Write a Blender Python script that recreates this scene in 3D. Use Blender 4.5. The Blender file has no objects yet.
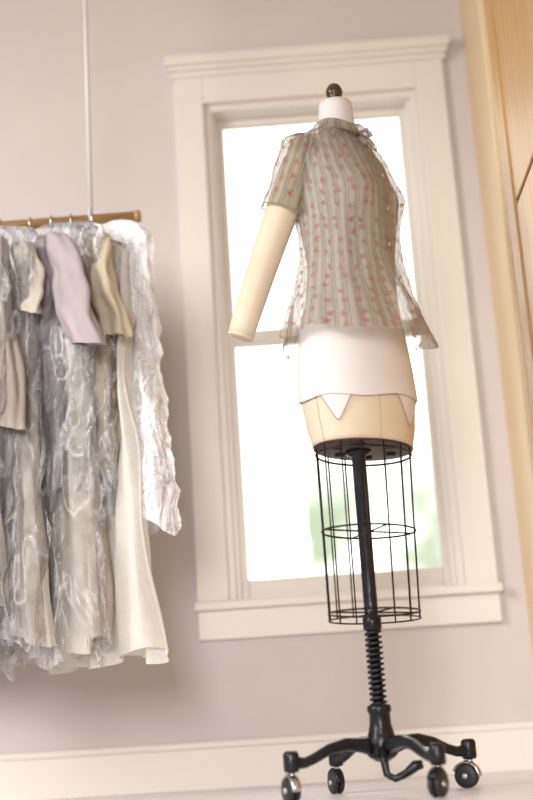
import bpy, bmesh, math, random
from mathutils import Vector, Matrix, noise
random.seed(3)
S=bpy.context.scene
S.view_settings.view_transform='Standard'
COL=S.collection
# ------------------------------------------------------------ helpers
def link(o,parent=None):
    COL.objects.link(o)
    if parent is not None: o.parent=parent
    return o
def empty(name,loc=(0,0,0)):
    o=bpy.data.objects.new(name,None); o.empty_display_size=.05
    COL.objects.link(o); return o
def mk(name,verts,faces,mat,parent=None,uvs=None,smooth=True):
    me=bpy.data.meshes.new(name); me.from_pydata([tuple(v) for v in verts],[],faces); 
    if uvs is not None:
        uvl=me.uv_layers.new(name="UVMap")
        for p in me.polygons:
            for k,li in enumerate(p.loop_indices):
                uvl.data[li].uv=uvs[p.index][k]
    bm=bmesh.new(); bm.from_mesh(me); bmesh.ops.recalc_face_normals(bm,faces=bm.faces[:]); bm.to_mesh(me); bm.free()
    if smooth:
        for p in me.polygons: p.use_smooth=True
    me.materials.append(mat)
    return link(bpy.data.objects.new(name,me),parent)
def loft(name,rings,mat,parent=None,closed=True,cap0=False,cap1=False,smooth=True):
    n=len(rings[0]); m=len(rings); V=[p for r in rings for p in r]; F=[];U=[]
    for j in range(m-1):
        for i in range(n if closed else n-1):
            i2=(i+1)%n
            F.append((j*n+i,j*n+i2,(j+1)*n+i2,(j+1)*n+i))
            a,b=i/n,(i+1)/n; c,d=j/(m-1),(j+1)/(m-1)
            U.append(((a,c),(b,c),(b,d),(a,d)))
    if cap0: F.append(tuple(range(n))); U.append([(0,0)]*n)
    if cap1: F.append(tuple((m-1)*n+i for i in range(n))); U.append([(0,0)]*n)
    return mk(name,V,F,mat,parent,U,smooth)
def tube(name,pts,rad,mat,parent=None,n=12,ref=Vector((0,1,0.01)),cap=True,fl=1.0,smooth=True):
    pts=[Vector(p) for p in pts]
    if not hasattr(rad,'__len__'): rad=[rad]*len(pts)
    rings=[]
    for j,p in enumerate(pts):
        T=(pts[min(j+1,len(pts)-1)]-pts[max(j-1,0)]).normalized()
        s=T.cross(ref)
        if s.length<1e-3: s=T.cross(Vector((1,0,0)))
        s.normalize(); q=T.cross(s).normalized()
        r=rad[j]
        rings.append([p+s*(r*math.cos(a))+q*(r*fl*math.sin(a)) for a in [2*math.pi*i/n for i in range(n)]])
    return loft(name,rings,mat,parent,True,cap,cap,smooth)
def lathe(name,prof,c,mat,parent=None,n=24,axis='Z'):
    rings=[]
    for r,z in prof:
        ring=[]
        for i in range(n):
            a=2*math.pi*i/n
            if axis=='Z': p=Vector((r*math.cos(a),r*math.sin(a),z))
            else:
                ax=Vector(axis).normalized(); s=ax.cross(Vector((0,0,1))).normalized(); q=ax.cross(s)
                p=ax*z+s*(r*math.cos(a))+q*(r*math.sin(a))
            ring.append(Vector(c)+p)
        rings.append(ring)
    return loft(name,rings,mat,parent,True,True,True)
def boxes(name,bl,mat,parent=None,bevel=0.0):
    bm=bmesh.new()
    for (x0,x1,y0,y1,z0,z1) in bl:
        r=bmesh.ops.create_cube(bm,size=1)
        for v in r['verts']:
            v.co=Vector(((x0+x1)/2+v.co.x*(x1-x0),(y0+y1)/2+v.co.y*(y1-y0),(z0+z1)/2+v.co.z*(z1-z0)))
    me=bpy.data.meshes.new(name); bm.to_mesh(me); bm.free(); me.materials.append(mat)
    o=link(bpy.data.objects.new(name,me),parent)
    if bevel>0:
        b=o.modifiers.new("bev","BEVEL"); b.width=bevel; b.segments=2
    return o
def interp(tab,z):
    if z<=tab[0][0]: return tab[0][1:]
    for a,b in zip(tab,tab[1:]):
        if z<=b[0]:
            t=(z-a[0])/(b[0]-a[0]); t=t*t*(3-2*t)*.5+t*.5
            return tuple(x+(y-x)*t for x,y in zip(a[1:],b[1:]))
    return tab[-1][1:]
# ------------------------------------------------------------ materials
def newmat(name):
    m=bpy.data.materials.new(name); m.use_nodes=True
    nt=m.node_tree; b=nt.nodes["Principled BSDF"]; return m,nt,b
def mat(name,c,rough=.6,metal=0,c2=None,nscale=6,bump=0,bscale=40,stretch=None,spec=None,sheen=0):
    m,nt,b=newmat(name)
    b.inputs["Base Color"].default_value=(*c,1); b.inputs["Roughness"].default_value=rough; b.inputs["Metallic"].default_value=metal
    if spec is not None: b.inputs["Specular IOR Level"].default_value=spec
    if sheen: b.inputs["Sheen Weight"].default_value=sheen
    tc=nt.nodes.new("ShaderNodeTexCoord"); mp=nt.nodes.new("ShaderNodeMapping")
    nt.links.new(tc.outputs["Object"],mp.inputs[0])
    if stretch: mp.inputs["Scale"].default_value=stretch
    if c2:
        n=nt.nodes.new("ShaderNodeTexNoise"); n.inputs["Scale"].default_value=nscale; n.inputs["Detail"].default_value=5
        nt.links.new(mp.outputs[0],n.inputs["Vector"])
        r=nt.nodes.new("ShaderNodeValToRGB"); r.color_ramp.elements[0].position=.35; r.color_ramp.elements[1].position=.65
        r.color_ramp.elements[0].color=(*c,1); r.color_ramp.elements[1].color=(*c2,1)
        nt.links.new(n.outputs[0],r.inputs[0]); nt.links.new(r.outputs[0],b.inputs["Base Color"])
    if bump:
        n=nt.nodes.new("ShaderNodeTexNoise"); n.inputs["Scale"].default_value=bscale; n.inputs["Detail"].default_value=4
        nt.links.new(mp.outputs[0],n.inputs["Vector"])
        bp=nt.nodes.new("ShaderNodeBump"); bp.inputs["Strength"].default_value=bump; bp.inputs["Distance"].default_value=.01
        nt.links.new(n.outputs[0],bp.inputs["Height"]); nt.links.new(bp.outputs[0],b.inputs["Normal"])
    return m
M_wall=mat("wall_paint",(.65,.59,.57),.8,c2=(.68,.62,.595),nscale=2,bump=.05,bscale=120)
M_trim=mat("trim_paint",(.80,.75,.68),.45,c2=(.82,.77,.70),nscale=3)
M_ceil=mat("ceiling_paint",(.6,.57,.54),.9,c2=(.56,.53,.5))
M_floor=mat("floor_paint",(.74,.72,.76),.35,c2=(.80,.78,.81),nscale=3,stretch=(1,8,1))
M_beige=mat("beige_paint",(.72,.55,.35),.6,c2=(.76,.59,.39),nscale=2)
M_wood=mat("pine_panel",(.54,.31,.115),.45,c2=(.62,.38,.165),nscale=5,stretch=(6,6,.6))
M_iron=mat("black_iron",(.018,.018,.022),.3,.6,c2=(.03,.03,.034),nscale=30,bump=.15,bscale=90)
M_wire=mat("dark_wire",(.03,.022,.02),.4,.7)
M_under=mat("underside_metal",(.09,.05,.04),.5,.4,c2=(.05,.03,.03),nscale=20)
M_rub=mat("rubber",(.02,.02,.022),.5)
M_steel=mat("steel",(.6,.6,.62),.25,1)
M_walnut=mat("dark_walnut",(.05,.022,.014),.3,c2=(.09,.04,.022),nscale=25,stretch=(1,1,6))
M_linen=mat("cream_linen",(.70,.60,.45),.85,c2=(.74,.64,.49),nscale=12,bump=.15,bscale=500)
M_white=mat("white_jersey",(.77,.75,.74),.85,c2=(.74,.72,.71),nscale=10,bump=.1,bscale=300)
M_seam=mat("seam_thread",(.50,.42,.32),.8)
M_rod=mat("white_enamel_rod",(.68,.66,.66),.4)
M_pole=mat("wood_pole",(.36,.20,.08),.45,c2=(.46,.27,.12),nscale=10,stretch=(1,8,8))
m,nt,b=newmat("window_glass"); nt.nodes.remove(b)
tr=nt.nodes.new("ShaderNodeBsdfTransparent"); gl=nt.nodes.new("ShaderNodeBsdfGlossy"); gl.inputs["Roughness"].default_value=.02
mx=nt.nodes.new("ShaderNodeMixShader"); mx.inputs[0].default_value=.04
nt.links.new(tr.outputs[0],mx.inputs[1]); nt.links.new(gl.outputs[0],mx.inputs[2]); nt.links.new(mx.outputs[0],nt.nodes["Material Output"].inputs[0])
M_glass=m
def plastic(name,tint,op,crease,cw=.02,ior=1.42):
    m,nt,b=newmat(name); N=nt.nodes; L=nt.links
    b.inputs["Base Color"].default_value=(*tint,1); b.inputs["Roughness"].default_value=.15; b.inputs["Specular IOR Level"].default_value=1.0
    tc=N.new("ShaderNodeTexCoord"); mp=N.new("ShaderNodeMapping"); mp.inputs["Scale"].default_value=(1,1,.5)
    L.new(tc.outputs["Object"],mp.inputs[0])
    n=N.new("ShaderNodeTexNoise"); n.inputs["Scale"].default_value=17; n.inputs["Detail"].default_value=4; n.inputs["Distortion"].default_value=1.0
    L.new(mp.outputs[0],n.inputs["Vector"])
    bp=N.new("ShaderNodeBump"); bp.inputs["Strength"].default_value=1; bp.inputs["Distance"].default_value=.045
    L.new(n.outputs[0],bp.inputs["Height"]); L.new(bp.outputs[0],b.inputs["Normal"])
    n2=N.new("ShaderNodeTexNoise"); n2.inputs["Scale"].default_value=9; n2.inputs["Detail"].default_value=3; n2.inputs["Distortion"].default_value=.6
    L.new(mp.outputs[0],n2.inputs["Vector"])
    s=N.new("ShaderNodeMath"); s.operation='SUBTRACT'; s.inputs[1].default_value=.5; L.new(n2.outputs[0],s.inputs[0])
    a=N.new("ShaderNodeMath"); a.operation='ABSOLUTE'; L.new(s.outputs[0],a.inputs[0])
    mr=N.new("ShaderNodeMapRange"); mr.interpolation_type='SMOOTHSTEP'; mr.inputs["From Min"].default_value=.0; mr.inputs["From Max"].default_value=cw; mr.inputs["To Min"].default_value=crease; mr.inputs["To Max"].default_value=op
    L.new(a.outputs[0],mr.inputs["Value"])
    tr=N.new("ShaderNodeBsdfTransparent"); tr.inputs[0].default_value=(.97,.97,.98,1)
    fr=N.new("ShaderNodeFresnel"); fr.inputs["IOR"].default_value=ior; L.new(bp.outputs[0],fr.inputs["Normal"])
    ad=N.new("ShaderNodeMath"); ad.operation='ADD'; ad.use_clamp=True
    L.new(fr.outputs[0],ad.inputs[0]); L.new(mr.outputs[0],ad.inputs[1])
    mx=N.new("ShaderNodeMixShader"); L.new(ad.outputs[0],mx.inputs[0])
    L.new(tr.outputs[0],mx.inputs[1]); L.new(b.outputs[0],mx.inputs[2]); L.new(mx.outputs[0],N["Material Output"].inputs[0])
    return m
M_pl=plastic("clear_plastic",(.92,.92,.95),.04,.26,.035)
M_pl2=plastic("milky_plastic",(.95,.94,.96),.36,.60,.05,1.5)
def blouse_mat(name,nu,nf,nv):
    m,nt,b=newmat(name); N=nt.nodes; L=nt.links
    uv=N.new("ShaderNodeTexCoord"); sp=N.new("ShaderNodeSeparateXYZ"); L.new(uv.outputs["UV"],sp.inputs[0])
    def math_(op,a,bv=None,c=None):
        x=N.new("ShaderNodeMath"); x.operation=op
        for k,v in enumerate((a,bv,c)):
            if v is None: continue
            if isinstance(v,(int,float)): x.inputs[k].default_value=v
            else: L.new(v,x.inputs[k])
        return x.outputs[0]
    su=math_('MULTIPLY',sp.outputs[0],nu); fr=math_('FRACT',su)
    d=math_('ABSOLUTE',math_('SUBTRACT',fr,.5))
    line=math_('LESS_THAN',d,.2)
    f2=math_('FRACT',math_('MULTIPLY',su,3)); thin=math_('LESS_THAN',f2,.35)
    def mix(f,c1,c2):
        x=N.new("ShaderNodeMix"); x.data_type='RGBA'
        if isinstance(f,(int,float)): x.inputs[0].default_value=f
        else: L.new(f,x.inputs[0])
        for k,v in ((6,c1),(7,c2)):
            if isinstance(v,tuple): x.inputs[k].default_value=(*v,1)
            else: L.new(v,x.inputs[k])
        return x.outputs[2]
    c=mix(thin,(.42,.40,.31),(.26,.265,.20)); c=mix(line,c,(.54,.485,.39))
    cb=N.new("ShaderNodeCombineXYZ"); L.new(math_('MULTIPLY',sp.outputs[0],nf),cb.inputs[0]); L.new(math_('MULTIPLY',sp.outputs[1],nv),cb.inputs[1])
    vo=N.new("ShaderNodeTexVoronoi"); vo.voronoi_dimensions='2D'; vo.inputs["Scale"].default_value=1; vo.inputs["Randomness"].default_value=.5; L.new(cb.outputs[0],vo.inputs["Vector"])
    no=N.new("ShaderNodeTexNoise"); no.inputs["Scale"].default_value=5; no.inputs["Detail"].default_value=2; L.new(cb.outputs[0],no.inputs["Vector"])
    dd=math_('ADD',vo.outputs["Distance"],math_('MULTIPLY',math_('SUBTRACT',no.outputs[0],.5),.9))
    petal=math_('LESS_THAN',dd,.14); leaf=math_('LESS_THAN',dd,.23)
    c=mix(math_('MULTIPLY',leaf,.5),c,(.26,.25,.18)); c=mix(math_('MULTIPLY',petal,.85),c,(.52,.17,.19))
    L.new(c,b.inputs["Base Color"]); b.inputs["Roughness"].default_value=.85
    tl=N.new("ShaderNodeBsdfTranslucent"); L.new(c,tl.inputs[0])
    m1=N.new("ShaderNodeMixShader"); m1.inputs[0].default_value=.35; L.new(b.outputs[0],m1.inputs[1]); L.new(tl.outputs[0],m1.inputs[2])
    tr=N.new("ShaderNodeBsdfTransparent")
    m2=N.new("ShaderNodeMixShader"); L.new(m1.outputs[0],m2.inputs[1]); L.new(tr.outputs[0],m2.inputs[2])
    L.new(math_('SUBTRACT',.38,math_('MULTIPLY',petal,.3)),m2.inputs[0])
    L.new(m2.outputs[0],N["Material Output"].inputs[0])
    return m
M_bl=blouse_mat("sheer_floral_cotton",40,28,18)
M_bls=blouse_mat("sheer_floral_cotton_sleeve",15,10,5)
def cloth(name,c,c2,tl=.25,stretch=(1,1,.3),ns=14):
    m=mat(name,c,.9,c2=c2,nscale=ns,bump=.25,bscale=60,stretch=stretch)
    nt=m.node_tree; b=nt.nodes["Principled BSDF"]; t=nt.nodes.new("ShaderNodeBsdfTranslucent"); t.inputs[0].default_value=(*c2,1)
    x=nt.nodes.new("ShaderNodeMixShader"); x.inputs[0].default_value=tl
    nt.links.new(b.outputs[0],x.inputs[1]); nt.links.new(t.outputs[0],x.inputs[2]); nt.links.new(x.outputs[0],nt.nodes["Material Output"].inputs[0])
    return m
# ------------------------------------------------------------ room
D=3.75; XR=.628; XL=-2.7; ZC=2.78; YB=-1.6
wx0,wx1,wz0,wz1=-.245,.455,.53,2.16    # rough opening
boxes("wall_back",[(XL-.15,wx0,D,D+.14,0,ZC),(wx1,XR+.15,D,D+.14,0,ZC),(wx0,wx1,D,D+.14,0,wz0),(wx0,wx1,D,D+.14,wz1,ZC)],M_wall)
boxes("wall_left",[(XL-.15,XL,YB,D,0,ZC)],M_wall)
boxes("wall_right",[(XR,XR+.15,YB,D,0,ZC)],M_beige)
boxes("floor",[(XL-.15,XR+.15,YB,D+.14,-.1,0)],M_floor)
boxes("ceiling",[(XL-.15,XR+.15,YB,D+.14,ZC,ZC+.1)],M_ceil)
boxes("baseboard_back",[(XL,XR,D-.018,D,0,.115),(XL,XR,D-.012,D,.115,.134)],M_trim,bevel=.003)
boxes("baseboard_right",[(XR-.015,XR,3.27,D-.018,0,.134)],M_trim,bevel=.003)
W=empty("window_1")
boxes("casing",[(-.34,-.245,D-.022,D,.53,2.255),(.455,.55,D-.022,D,.53,2.255),(-.245,.455,D-.022,D,2.16,2.255)],M_trim,W,.003)
boxes("header_cap",[(-.352,.562,D-.03,D,2.255,2.275),(-.366,.576,D-.05,D,2.292,2.327),(-.358,.568,D-.04,D,2.275,2.292)],M_trim,W,.004)
boxes("stool",[(-.35,.56,D-.04,D+.06,.505,.532)],M_trim,W,.006)
boxes("apron",[(-.34,.55,D-.02,D,.42,.505)],M_trim,W,.003)
boxes("jamb",[(wx0,wx0+.022,D,D+.14,.532,2.16),(wx1-.022,wx1,D,D+.14,.532,2.16),(wx0+.022,wx1-.022,D,D+.14,2.138,2.16),(wx0,wx1,D+.06,D+.16,.51,.532)],M_trim,W,.002)
boxes("stop_bead",[(wx0+.022,wx0+.036,D+.02,D+.035,.532,2.138),(wx1-.036,wx1-.022,D+.02,D+.035,.532,2.138)],M_trim,W,.002)
gx0,gx1=-.187,.398
def sash(n,y,z0,z1,bot,top):
    a,b2=wx0+.022,wx1-.022
    boxes("sash_"+n,[(a,gx0,y,y+.035,z0,z1),(gx1,b2,y,y+.035,z0,z1),(gx0,gx1,y,y+.035,z0,z0+bot),(gx0,gx1,y,y+.035,z1-top,z1)],M_trim,W,.004)
    boxes("glass_"+n,[(gx0,gx1,y+.015,y+.018,z0+bot,z1-top)],M_glass,W)
sash("lower",D+.045,.532,1.387,.065,.04)
sash("upper",D+.075,1.347,2.138,.04,.02)
lathe("sash_lock",[(.012,0),(.012,.012),(.006,.018)],(.105,D+.06,1.387),M_steel,W,12)
P=empty("door_1"); XD=XR-.002
boxes("casing",[(XD-.02,XD,3.135,3.24,0.005,2.7),(XD-.03,XD,3.225,3.255,0.005,2.7)],M_beige,P,.004)
boxes("upper_panel",[(XD-.028,XD,2.3,3.13,1.44,2.7)],M_wood,P,.004)
boxes("lower_panel",[(XD-.028,XD,2.3,3.13,.02,1.425)],M_wood,P,.004)
boxes("stiles",[(XD-.034,XD-.02,3.04,3.13,.02,2.7)],M_wood,P,.003)
# ------------------------------------------------------------ dress form
AL=math.radians(40); CF=Vector((.143,2.85,0))
Fv=Vector((math.cos(AL),-math.sin(AL),0)); Lv=Vector((math.sin(AL),math.cos(AL),0))
def B(u,v,z): return CF+Lv*u+Fv*v+Vector((0,0,z))
FORM=empty("dress_form")
prof=[(.768,.142,.098,.098,.0),(.82,.153,.106,.110,0),(.89,.162,.110,.120,0),(.96,.163,.106,.120,0),(1.05,.150,.098,.108,0),(1.13,.130,.092,.088,.002),
(1.21,.124,.094,.078,.004),(1.30,.138,.103,.084,.002),(1.38,.147,.104,.090,.0),(1.44,.152,.094,.090,.0),(1.49,.152,.078,.082,.0),(1.515,.140,.066,.070,-.002),
(1.535,.104,.055,.058,-.002),(1.553,.062,.046,.050,-.002),(1.575,.045,.043,.045,0),(1.61,.042,.041,.042,.0),(1.645,.039,.038,.039,0)]
def bodyring(z,off=0,n=64):
    w,tf,tb,vo=interp(prof,z); r=[]
    for i in range(n):
        p=2*math.pi*i/n; u=(w+off)*math.cos(p); s=math.sin(p)
        v=((tf if s>0 else tb)+off)*s+vo
        if s>0:
            g=math.exp(-((z-1.375)/.05)**2)
            v+=.020*g*(math.exp(-((u-.068)/.045)**2)+math.exp(-((u+.068)/.045)**2))
        r.append(B(u,v,z))
    return r
def zs(a,b,n): return [a+(b-a)*i/n for i in range(n+1)]
loft("torso",[bodyring(z) for z in zs(.768,1.645,80)],M_linen,FORM,cap0=True,cap1=True)
slip=[]
for j,t in enumerate(zs(0,1,60)):
    ring=[]
    for i in range(64):
        p=2*math.pi*i/64
        hem=.880+.016*math.cos(p+.6)+.004*math.sin(5*p)
        z=hem+(1.652-hem)*t
        q=bodyring(z,.0022+.004*max(0,1-t*8))[i]; ring.append(q)
    slip.append(ring)
loft("jersey_slip",slip,M_white,FORM,cap1=True)
def surf(p,z,off=.002):
    w,tf,tb,vo=interp(prof,z); s=math.sin(p)
    return B((w+off)*math.cos(p),((tf if s>0 else tb)+off)*s+vo,z)
GP=(math.radians(156),math.radians(72))
GW=.34
for k,p0 in enumerate(GP):
    for sg in (-1,1):
        pts=[surf(p0+sg*GW*(1-t)**.8,.878-.07*t**1.1,.0035-.001*t) for t in zs(0,1,14)]
        tube(f"hem_seam_{k}{(sg+1)//2}",pts,.0014,M_seam,FORM,6)
for k,p0 in enumerate((0.0,math.pi*.62,math.pi,1.5*math.pi)):
    tube(f"panel_seam_{k}",[surf(p0,z,.0006) for z in zs(.768,.868,6)],.0009,M_seam,FORM,6)
gv=[];gf=[]
for c,(p0) in enumerate(GP):
    b0=len(gv)
    for j,t in enumerate(zs(0,1,10)):
        for i in range(9):
            s=(i-4)/4*(1-t)**.8*GW
            gv.append(surf(p0+s,.88-.072*t**1.1,.003-.001*t))
    for j in range(10):
        for i in range(8): gf.append((b0+j*9+i,b0+j*9+i+1,b0+(j+1)*9+i+1,b0+(j+1)*9+i))
mk("slip_gusset",gv,gf,M_white,FORM)
# neck finial
c0=Vector((.130,2.85,0)); cn=B(0,0,0)
lathe("neck_cap",[(.0395,1.643),(.041,1.648),(.038,1.653),(.02,1.655)],(cn.x,cn.y,0),M_white,FORM,32)
lathe("neck_finial",[(.017,1.654),(.020,1.659),(.015,1.665),(.014,1.669),(.0195,1.676),(.0215,1.685),(.019,1.695),(.013,1.704),(.004,1.709)],(cn.x,cn.y,0),M_walnut,FORM,24)
# arm
sh=B(-.132,-.008,1.474); en=Vector((-.124,2.79,1.044))
mid=sh.lerp(en,.5)+Vector((-.004,0,.012))
ap=[];ar=[]
for t in zs(0,1,16):
    p=sh*(1-t)**2+mid*2*t*(1-t)+en*t*t; ap.append(p); ar.append(.044-.013*t if t>.1 else .036+.007*t/.1)
tube("padded_arm",ap,ar,M_linen,FORM,24)
dirn=(ap[-1]-ap[-2]).normalized()
lathe("arm_end_cap",[(.0315,-.002),(.0315,.003),(.028,.005),(.001,.005)],ap[-1],M_linen,FORM,24,axis=dirn)
plate=[]
for s,z in ((.99,.770),(.99,.764),(.95,.763)):
    plate.append([B(.142*s*math.cos(p),.098*s*math.sin(p),z) for p in [2*math.pi*i/48 for i in range(48)]])
loft("base_plate",plate,M_under,FORM,cap1=True)
for k in range(6):
    a=k*math.pi/3+.3
    lathe(f"plate_slot_{k}",[(.012,.758),(.012,.764)],B(.085*math.cos(a),.058*math.sin(a),0),M_rub,FORM,12)
# cage
cw,ct=.128,.092
def er(a,z,s=1): return B(cw*s*math.cos(a),ct*s*math.sin(a),z)-Vector((.005*(.78-z)/.4,0,0))
for k,(z,s) in enumerate(((.752,1.03),(.575,1.0),(.392,.965),(.376,.965))):
    pts=[er(2*math.pi*i/60,z,s) for i in range(61)]
    tube(f"cage_ring_{k}",pts,.0024 if k<3 else .0020,M_wire,FORM,6,ref=Vector((0,0,1)),cap=False)
for k in range(14):
    a=2*math.pi*k/14+.1
    tube(f"cage_wire_{k}",[er(a,.765,1.03),er(a,.6,1.0),er(a,.374,.965)],.0017,M_wire,FORM,6)
for k,z in enumerate((.575,.392)):
    for j,a in enumerate((.35,.35+math.pi/2)):
        tube(f"cage_strut_{k}{j}",[er(a,z),er(a+math.pi,z)],.0020,M_wire,FORM,6)
lathe("post",[(.030,.764),(.030,.757),(.016,.75),(.0155,.40),(.0155,.385),(.021,.38),(.021,.355),(.0125,.35),(.0125,.17)],(c0.x,c0.y,0),M_iron,FORM,24)
hp=[]
for i in range(0,14*16+1):
    a=2*math.pi*i/16; hp.append(Vector((c0.x+.0165*math.cos(a),c0.y+.0165*math.sin(a),.185+.165*i/(14*16))))
tube("height_spring",hp,.0035,M_iron,FORM,8,ref=Vector((0,0,1)))
lathe("hub",[(.012,.192),(.026,.19),(.027,.178),(.023,.172),(.024,.15),(.030,.125),(.034,.115),(.034,.085),(.026,.078),(.012,.07)],(c0.x,c0.y,0),M_iron,FORM,28)
base=Vector((c0.x,c0.y,0))
for k in range(4):
    a=math.radians(207+90*k); d=Vector((math.cos(a),math.sin(a),0)); R=.222
    pr=[(.02,.100,.018),(.05,.108,.0165),(.09,.112,.014),(.13,.104,.012),(.165,.088,.011),(.19,.080,.0115),(.21,.081,.014),(.222,.083,.015)]
    tube(f"leg_{k}",[base+d*r+Vector((0,0,z)) for r,z,_ in pr],[q for *_,q in pr],M_iron,FORM,14,ref=Vector((0,0,1)),fl=1.0)
    e=base+d*R
    lathe(f"leg_boss_{k}",[(.010,.106),(.014,.104),(.017,.098),(.017,.068),(.014,.062)],e,M_iron,FORM,18)
    lathe(f"caster_stem_{k}",[(.007,.066),(.007,.052)],e,M_steel,FORM,12)
    s=math.radians((25,150,65,20)[k]); wd=Vector((math.cos(s),math.sin(s),0)); tr_=Vector((-wd.y,wd.x,0))
    wc=e+tr_*.010+Vector((0,0,.026))
    lathe(f"caster_wheel_a_{k}",[(.012,-.013),(.023,-.013),(.026,-.010),(.026,-.004),(.02,-.002)],wc,M_rub,FORM,24,axis=wd)
    lathe(f"caster_wheel_b_{k}",[(.02,.002),(.026,.004),(.026,.010),(.023,.013),(.012,.013)],wc,M_rub,FORM,24,axis=wd)
    lathe(f"caster_axle_{k}",[(.006,-.0165),(.007,-.015),(.007,.015),(.006,.0165)],wc,M_steel,FORM,12,axis=wd)
    hood=[]
    for t in zs(-.2,1.0,10):
        an=t*math.pi*.75+.4; hood.append(wc+tr_*(-.03*math.cos(an))+Vector((0,0,.03*math.sin(an))))
    tube(f"caster_hood_{k}",hood,.0045,M_steel if k%2==0 else M_iron,FORM,8,ref=wd,fl=2.4)
pp=[base+Vector((.0,-.03,.095)),base+Vector((.0,-.045,.07)),base+Vector((.003,-.05,.045)),base+Vector((.02,-.052,.035)),base+Vector((.045,-.055,.045)),base+Vector((.065,-.06,.06)),base+Vector((.08,-.06,.062))]
tube("foot_pedal",pp,[.011,.009,.008,.008,.009,.012,.009],M_iron,FORM,10,ref=Vector((0,1,0)))
# ------------------------------------------------------------ blouse
BL=empty("floral_blouse")
bp_=[(1.015,.195,.180,.150,.0),(1.08,.180,.158,.134,0),(1.15,.160,.133,.110,0),(1.22,.146,.116,.094,.002),(1.30,.150,.116,.096,.004),(1.38,.158,.118,.104,.002),(1.44,.164,.107,.106,.001),
(1.49,.165,.091,.098,.0),(1.517,.154,.079,.086,0),(1.538,.122,.068,.073,-.002),(1.556,.082,.058,.062,-.002),(1.566,.062,.053,.056,0)]
def blring(t,n=140):
    r=[]
    for i in range(n):
        p=2*math.pi*i/n+math.pi/2
        hem=1.012+.010*math.sin(p*2+1)+.006*math.sin(p*7)
        z=hem+(1.566-hem)*t
        w,tf,tb,vo=interp(bp_,max(1.015,z)); s=math.sin(p)
        k=max(0,1-(z-1.015)/.30)
        k2=max(.12,min(1,(1.46-z)/.1))
        fo=.010*k*math.sin(9*p+1.3*math.sin(2*p))+.005*k*math.sin(17*p+z*9)+.0022*math.sin(11*p+z*25)*k2
        nz=noise.noise(Vector((3*math.cos(p),3*math.sin(p),z*9)))*.005*k2
        u=(w+fo+nz)*math.cos(p); v=((tf if s>0 else tb)+fo+nz)*s+vo
        if s>0:
            g=math.exp(-((z-1.375)/.055)**2)
            v+=.020*g*(math.exp(-((u-.07)/.05)**2)+math.exp(-((u+.07)/.05)**2))
        r.append(B(u,v,z))
    return r
blr=[blring(t) for t in zs(0,1,90)]
loft("blouse_body",blr,M_bl,BL)
pl=[]
for r in blr:
    a=r[138]; c=r[0]; e=r[2]; pl.append([a+Fv*.003,c+Fv*.004,e+Fv*.003])
loft("button_placket",pl,M_bls,BL,closed=False)
M_btn=mat("shell_button",(.5,.46,.38),.25)
for k in range(6):
    q=blr[10+k*14][0]+Fv*.006
    lathe(f"button_{k}",[(.001,0),(.0045,.0),(.0045,.003),(.001,.003)],q,M_btn,BL,12,axis=Fv)
cr=[]
for j,(ro,dz) in enumerate(((.052,-.006),(.050,.008),(.052,.018),(.060,.018),(.072,.004),(.084,-.014),(.090,-.022))):
    ring=[]
    for i in range(61):
        p=math.pi/2+.12+(2*math.pi-.24)*i/60
        drop=.020*max(0,math.sin(p))**2
        pt=1.0+ (.25*max(0,math.sin(p))**6 if j>3 else 0)
        ring.append(B(ro*pt*math.cos(p)*1.0,ro*pt*math.sin(p)+.002,1.572+dz-drop-(.02*max(0,math.sin(p))**6 if j>4 else 0)))
    cr.append(ring)
loft("collar",cr,M_bls,BL,closed=False)
tieo=B(0,.062,1.548)
for k,(a,b2) in enumerate(((.02,.012),(-.02,.010))):
    tube(f"neck_tie_loop_{k}",[tieo,tieo+Lv*a+Vector((0,0,b2))+Fv*.012,tieo+Lv*a*1.5+Fv*.016,tieo+Lv*a*.6+Fv*.01-Vector((0,0,.01)),tieo],[.003,.006,.006,.005,.003],M_bls,BL,8)
    tube(f"neck_tie_end_{k}",[tieo,tieo+Lv*a*.6+Fv*.022-Vector((0,0,.02)),tieo+Lv*a+Fv*.036-Vector((0,0,.05))],[.003,.005,.006],M_bls,BL,8)
def sleeve(name,root,end,r0,r1,fl):
    n=72;rings=[]
    T=(end-root).normalized(); s=T.cross(Vector((0,1,0))).normalized(); q=T.cross(s).normalized()
    for j,t in enumerate(zs(0,1,24)):
        c=root.lerp(end,t); r=r0+(r1-r0)*t
        cap=math.sin(min(1,t/.22+.18)*math.pi/2)
        r*=cap
        ring=[]
        for i in range(n):
            a=2*math.pi*i/n
            f=.003*t*math.sin(8*a)+.003*(1-t)*math.sin(18*a)+noise.noise(Vector((2*math.cos(a),2*math.sin(a),t*4+root.x*9)))*.006
            ring.append(c+s*((r+f)*math.cos(a))+q*((r+f)*fl*math.sin(a)))
        rings.append(ring)
    loft(name,rings,M_bls,BL)
    tube(name+"_cuff",rings[-1]+[rings[-1][0]],.0018,M_bls,BL,5,ref=T,cap=False)
d=(en-sh).normalized()
sleeve("sleeve_right",sh+Vector((.016,0,.050)),sh+d*.150+Vector((-.002,0,0)),.053,.052,.95)
shl=B(.115,-.01,1.50)
sleeve("sleeve_left",shl,shl+Vector((-.004,.045,-.16)),.042,.042,.7)
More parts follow.
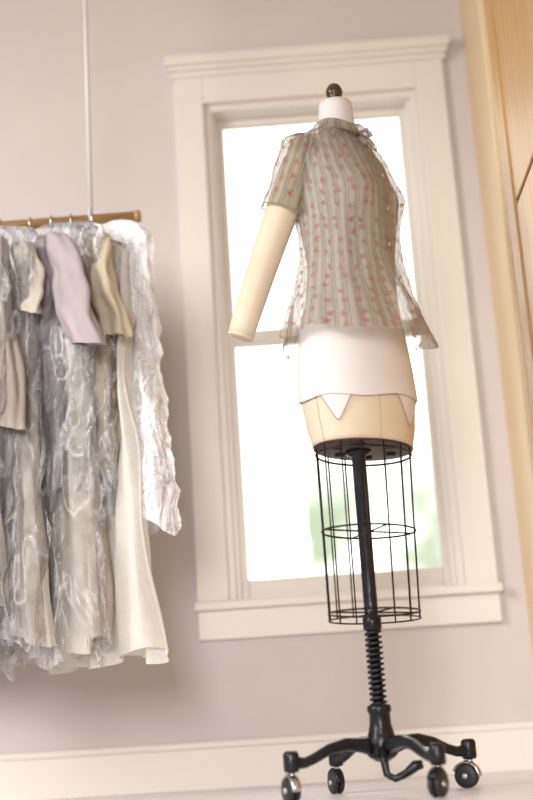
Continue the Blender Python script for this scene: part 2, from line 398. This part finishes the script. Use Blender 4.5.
# ------------------------------------------------------------ clothes rail
YP=3.25; ZP=1.566
RA=empty("garment_rail")
tube("pole",[(-2.0,YP,ZP-.0),(-.41,YP,ZP)],.014,M_pole,RA,16)
lathe("pole_end_cap",[(.016,-.006),(.018,0),(.016,.01),(.002,.012)],(-.415,YP,ZP),M_pole,RA,16,axis=(1,0,0))
for k,x in enumerate((-.545,-1.85)):
    tube(f"ceiling_hanger_{k}",[(x,YP,ZC-.001),(x,YP,ZP+.03)],.007,M_rod,RA,10)
    tube(f"rail_loop_{k}",[(x,YP+.02*math.sin(a),ZP+.012+.02*math.cos(a)) for a in zs(0,2*math.pi,16)],.004,M_rod,RA,8,ref=Vector((1,0,0)))
    lathe(f"ceiling_flange_{k}",[(.03,ZC-.009),(.03,ZC-.001)],(x,YP,0),M_rod,RA,20)
def hanger(x,ang,par):
    Wd=Vector((math.cos(ang),math.sin(ang),0)); c=Vector((x,YP,0))
    pts=[]
    for a in zs(-.2*math.pi,1.0*math.pi,12):
        pts.append(c+Vector((0,.019*math.cos(a),ZP+.019*math.sin(a))))
    pts+= [c+Vector((0,-.012,ZP-.02)),c+Vector((0,0,ZP-.035)),c+Vector((0,0,ZP-.06))]
    tube("hanger_hook",pts,.0022,M_steel,par,6,ref=Vector((1,0,0)))
    tube("hanger_arms",[c-Wd*.14+Vector((0,0,ZP-.125)),c-Wd*.08+Vector((0,0,ZP-.09)),c+Vector((0,0,ZP-.06)),c+Wd*.08+Vector((0,0,ZP-.09)),c+Wd*.14+Vector((0,0,ZP-.125))],.005,M_steel,par,8)
def shell(name,par,x,ang,zt,zb,ws,ww,wb,th,mt,seed,nf=40,fold=.016,rag=.02,crink=0,dy=0,shoulder=.07):
    Wd=Vector((math.cos(ang),math.sin(ang),0)); Nd=Vector((-math.sin(ang),math.cos(ang),0)); c=Vector((x,YP+dy,0))
    n=120 if not crink else 180; m=80 if not crink else 120; rings=[]
    for j in range(m+1):
        t=j/m; z0=zt+(zb-zt)*t; drop=zt-z0
        if drop<shoulder: w=.045+(ws-.045)*(drop/shoulder)**.75
        else:
            tt=(drop-shoulder)/max(.001,(zt-zb-shoulder))
            w=ws+(ww-ws)*(tt/.35) if tt<.35 else ww+(wb-ww)*((tt-.35)/.65)
        k=min(1,drop/.35)
        thk=(.022+(th-.022)*k)
        ring=[]
        for i in range(n):
            a=2*math.pi*i/n; ca,sa=math.cos(a),math.sin(a)
            u=w*math.copysign(abs(ca)**.85,ca); v=thk*sa
            wv=fold*k*(math.sin(nf*u+seed)+.6*math.sin(nf*1.9*u+seed*2.3+drop*3))+fold*.5*k*math.sin(12*a+seed)
            nn=noise.noise(Vector((u*9+seed,v*9,z0*5)))*.018*k
            cu=0
            if crink:
                q=Vector((u*15+seed,sa*1.5,z0*6+u*6))
                r1=1-abs(noise.noise(q))*2.2; r2=1-abs(noise.noise(q*2.1+Vector((5,1,2))))*2.2
                nn+=crink*(r1+.4*r2-.7)*min(1,drop/.08)
                cu=.35*crink*noise.noise(Vector((sa*3+seed,z0*7,2)))
            z=z0+rag*k*t*math.sin(3*a+seed)+rag*t*.5*noise.noise(Vector((u*12,v*12,seed)))
            ring.append(c+Wd*(u+cu+.01*math.sin(z0*5+seed)*k)+Nd*(v+wv+nn*(1+sa)*.8)+Vector((0,0,z)))
        rings.append(ring)
    loft(name,rings,mt,par,cap0=not crink)
def garment(name,x,ang,zt,zb,ws,ww,wb,th,mt,seed,sl=0,slw=.06,nf=40,fold=.016,slang=.12,bag=None,shoulder=.07):
    par=empty(name)
    Wd=Vector((math.cos(ang),math.sin(ang),0)); Nd=Vector((-math.sin(ang),math.cos(ang),0)); c=Vector((x,YP,0))
    hanger(x,ang,par)
    shell("garment_body",par,x,ang,zt,zb,ws,ww,wb,th,mt,seed,nf,fold)
    if sl:
        for sgn in (-1,1):
            rr=[]
            for t in zs(-.12,1,30):
                t0=max(0,t)
                cc=c+Wd*sgn*(ws-.045+slang*t*sl/.3*.5)+Vector((0,0,zt-shoulder-sl*t))+Nd*(.01*math.sin(6*t+seed))
                ra=slw*(1-.10*t0)*(1 if t>=0 else math.sqrt(max(.05,1-(t/.13)**2))); ring=[]
                for i in range(48):
                    a=2*math.pi*i/48
                    f=.006*math.sin(5*a+seed+3*t)+.012*noise.noise(Vector((math.cos(a)*1.5,math.sin(a)*1.5,t*5+seed)))
                    ring.append(cc+Wd*((ra+f)*math.cos(a))+Nd*((ra*.42+f)*math.sin(a))+Vector((0,0,-.02*sgn*math.cos(a)*t)))
                rr.append(ring)
            loft("sleeve_"+("a" if sgn<0 else "b"),rr,mt,par,cap0=True)
    if bag:
        dx,zb2,w2,w3,th2,mm=bag
        shell("plastic_garment_bag",par,x+dx,ang,1.545,zb2,w2,w2,w3,th2,mm,seed*1.7+2,20,.008,.03,.024)
    return par
C_taupe=cloth("taupe_wool",(.38,.33,.29),(.48,.42,.37))
C_grey=cloth("stone_linen",(.56,.51,.45),(.68,.62,.55))
C_sand=cloth("sand_cotton",(.66,.60,.51),(.76,.70,.61))
C_lav=cloth("mauve_wool",(.42,.37,.385),(.49,.435,.45),.1)
C_cream=cloth("ecru_silk",(.64,.54,.39),(.72,.63,.48))
C_ivory=cloth("ivory_lace",(.84,.81,.75),(.90,.88,.83),.35,ns=40,stretch=(1,1,1))
C_dark=cloth("charcoal_lace",(.24,.23,.25),(.36,.34,.36))
A1=math.radians(-52); A2=math.radians(-44)
garment("hanging_coat",-1.14,A1,1.50,.5,.2,.18,.22,.04,C_taupe,1.0,.5)
garment("hanging_wool_dress",-1.0,A1,1.50,.45,.19,.17,.23,.04,C_grey,2.1,.25)
garment("hanging_lace_dress",-.93,A1,1.49,.42,.19,.17,.23,.04,C_dark,4.4)
garment("hanging_linen_coat",-.885,A1,1.50,.48,.20,.19,.22,.035,C_taupe,3.4,.5,.065,bag=(-.01,.43,.26,.24,.07,M_pl))
garment("hanging_stone_dress",-.80,A1,1.50,.40,.20,.18,.23,.035,C_grey,5.2,.18,bag=(-.02,.38,.235,.24,.07,M_pl))
garment("hanging_mauve_jacket",-.715,A1,1.515,.78,.185,.16,.16,.03,C_lav,6.3,.33,.080,slang=.34)
garment("hanging_sand_dress",-.655,A1,1.49,.38,.18,.17,.235,.035,C_sand,7.2,bag=(-.02,.36,.225,.265,.07,M_pl))
garment("hanging_ecru_blouse",-.60,A1,1.515,.80,.17,.15,.16,.03,C_cream,8.5,.28,.068,slang=.2,bag=(-.02,.74,.215,.19,.06,M_pl))
garment("hanging_ivory_gown",-.54,A2,1.49,.35,.16,.15,.225,.045,C_ivory,9.1,nf=50,fold=.018,bag=(.055,.66,.155,.215,.055,M_pl2))
# ------------------------------------------------------------ world and lights
w=bpy.data.worlds.new("World"); S.world=w; w.use_nodes=True; nt=w.node_tree; bg=nt.nodes["Background"]; N=nt.nodes; L=nt.links
tc=N.new("ShaderNodeTexCoord"); sp=N.new("ShaderNodeSeparateXYZ"); L.new(tc.outputs["Generated"],sp.inputs[0])
no=N.new("ShaderNodeTexNoise"); no.inputs["Scale"].default_value=26; no.inputs["Detail"].default_value=4; L.new(tc.outputs["Generated"],no.inputs["Vector"])
rz=N.new("ShaderNodeMapRange"); rz.inputs["From Min"].default_value=.26; rz.inputs["From Max"].default_value=.17; L.new(sp.outputs[2],rz.inputs["Value"])
ml=N.new("ShaderNodeMapRange"); ml.inputs["From Min"].default_value=.32; ml.inputs["From Max"].default_value=.54; L.new(no.outputs[0],ml.inputs["Value"])
mu=N.new("ShaderNodeMath"); mu.operation='MULTIPLY'; L.new(rz.outputs[0],mu.inputs[0]); L.new(ml.outputs[0],mu.inputs[1])
mc=N.new("ShaderNodeMix"); mc.data_type='RGBA'; L.new(mu.outputs[0],mc.inputs[0]); mc.inputs[6].default_value=(1,.995,.97,1); mc.inputs[7].default_value=(.18,.215,.15,1)
L.new(mc.outputs[2],bg.inputs[0])
ry=N.new("ShaderNodeMapRange"); ry.inputs["From Min"].default_value=.3; ry.inputs["From Max"].default_value=.8; ry.inputs["To Min"].default_value=.34; ry.inputs["To Max"].default_value=3.9
L.new(sp.outputs[1],ry.inputs["Value"]); L.new(ry.outputs[0],bg.inputs[1])
def area(name,loc,tgt,size,power,col,spread=180):
    l=bpy.data.lights.new(name,'AREA'); l.shape='RECTANGLE'; l.size=size[0]; l.size_y=size[1]; l.energy=power; l.color=col; l.spread=math.radians(spread)
    o=bpy.data.objects.new(name,l); COL.objects.link(o); o.location=loc
    o.rotation_euler=(Vector(tgt)-Vector(loc)).to_track_quat('-Z','Y').to_euler()
area("side_window_light",(-2.4,1.3,1.9),(-.2,3.6,.5),(.7,1.2),41,(1,.965,.92),130)
area("rear_window_light",(-.5,-1.3,1.2),(-.1,3.6,.1),(1.0,1.2),21,(1,.98,1),80)
# ------------------------------------------------------------ camera
th=math.radians(14.95); ps=math.radians(1.5); rho=math.radians(3.6)
Fw=Vector((-math.sin(ps)*math.cos(th),math.cos(ps)*math.cos(th),math.sin(th)))
R=Vector((math.cos(ps),math.sin(ps),0)); U=R.cross(Fw)
R2=R*math.cos(rho)-U*math.sin(rho); U2=R*math.sin(rho)+U*math.cos(rho)
cam=bpy.data.cameras.new("camera"); co=bpy.data.objects.new("camera",cam); COL.objects.link(co)
mw=Matrix((R2,U2,-Fw)).transposed().to_4x4(); mw.translation=Vector((0,0,.14)); co.matrix_world=mw
cam.sensor_fit='VERTICAL'; cam.sensor_height=36; cam.lens=1255/800*36; cam.clip_start=.02
cam.dof.use_dof=True; cam.dof.focus_distance=3.0; cam.dof.aperture_fstop=1.2
S.camera=co
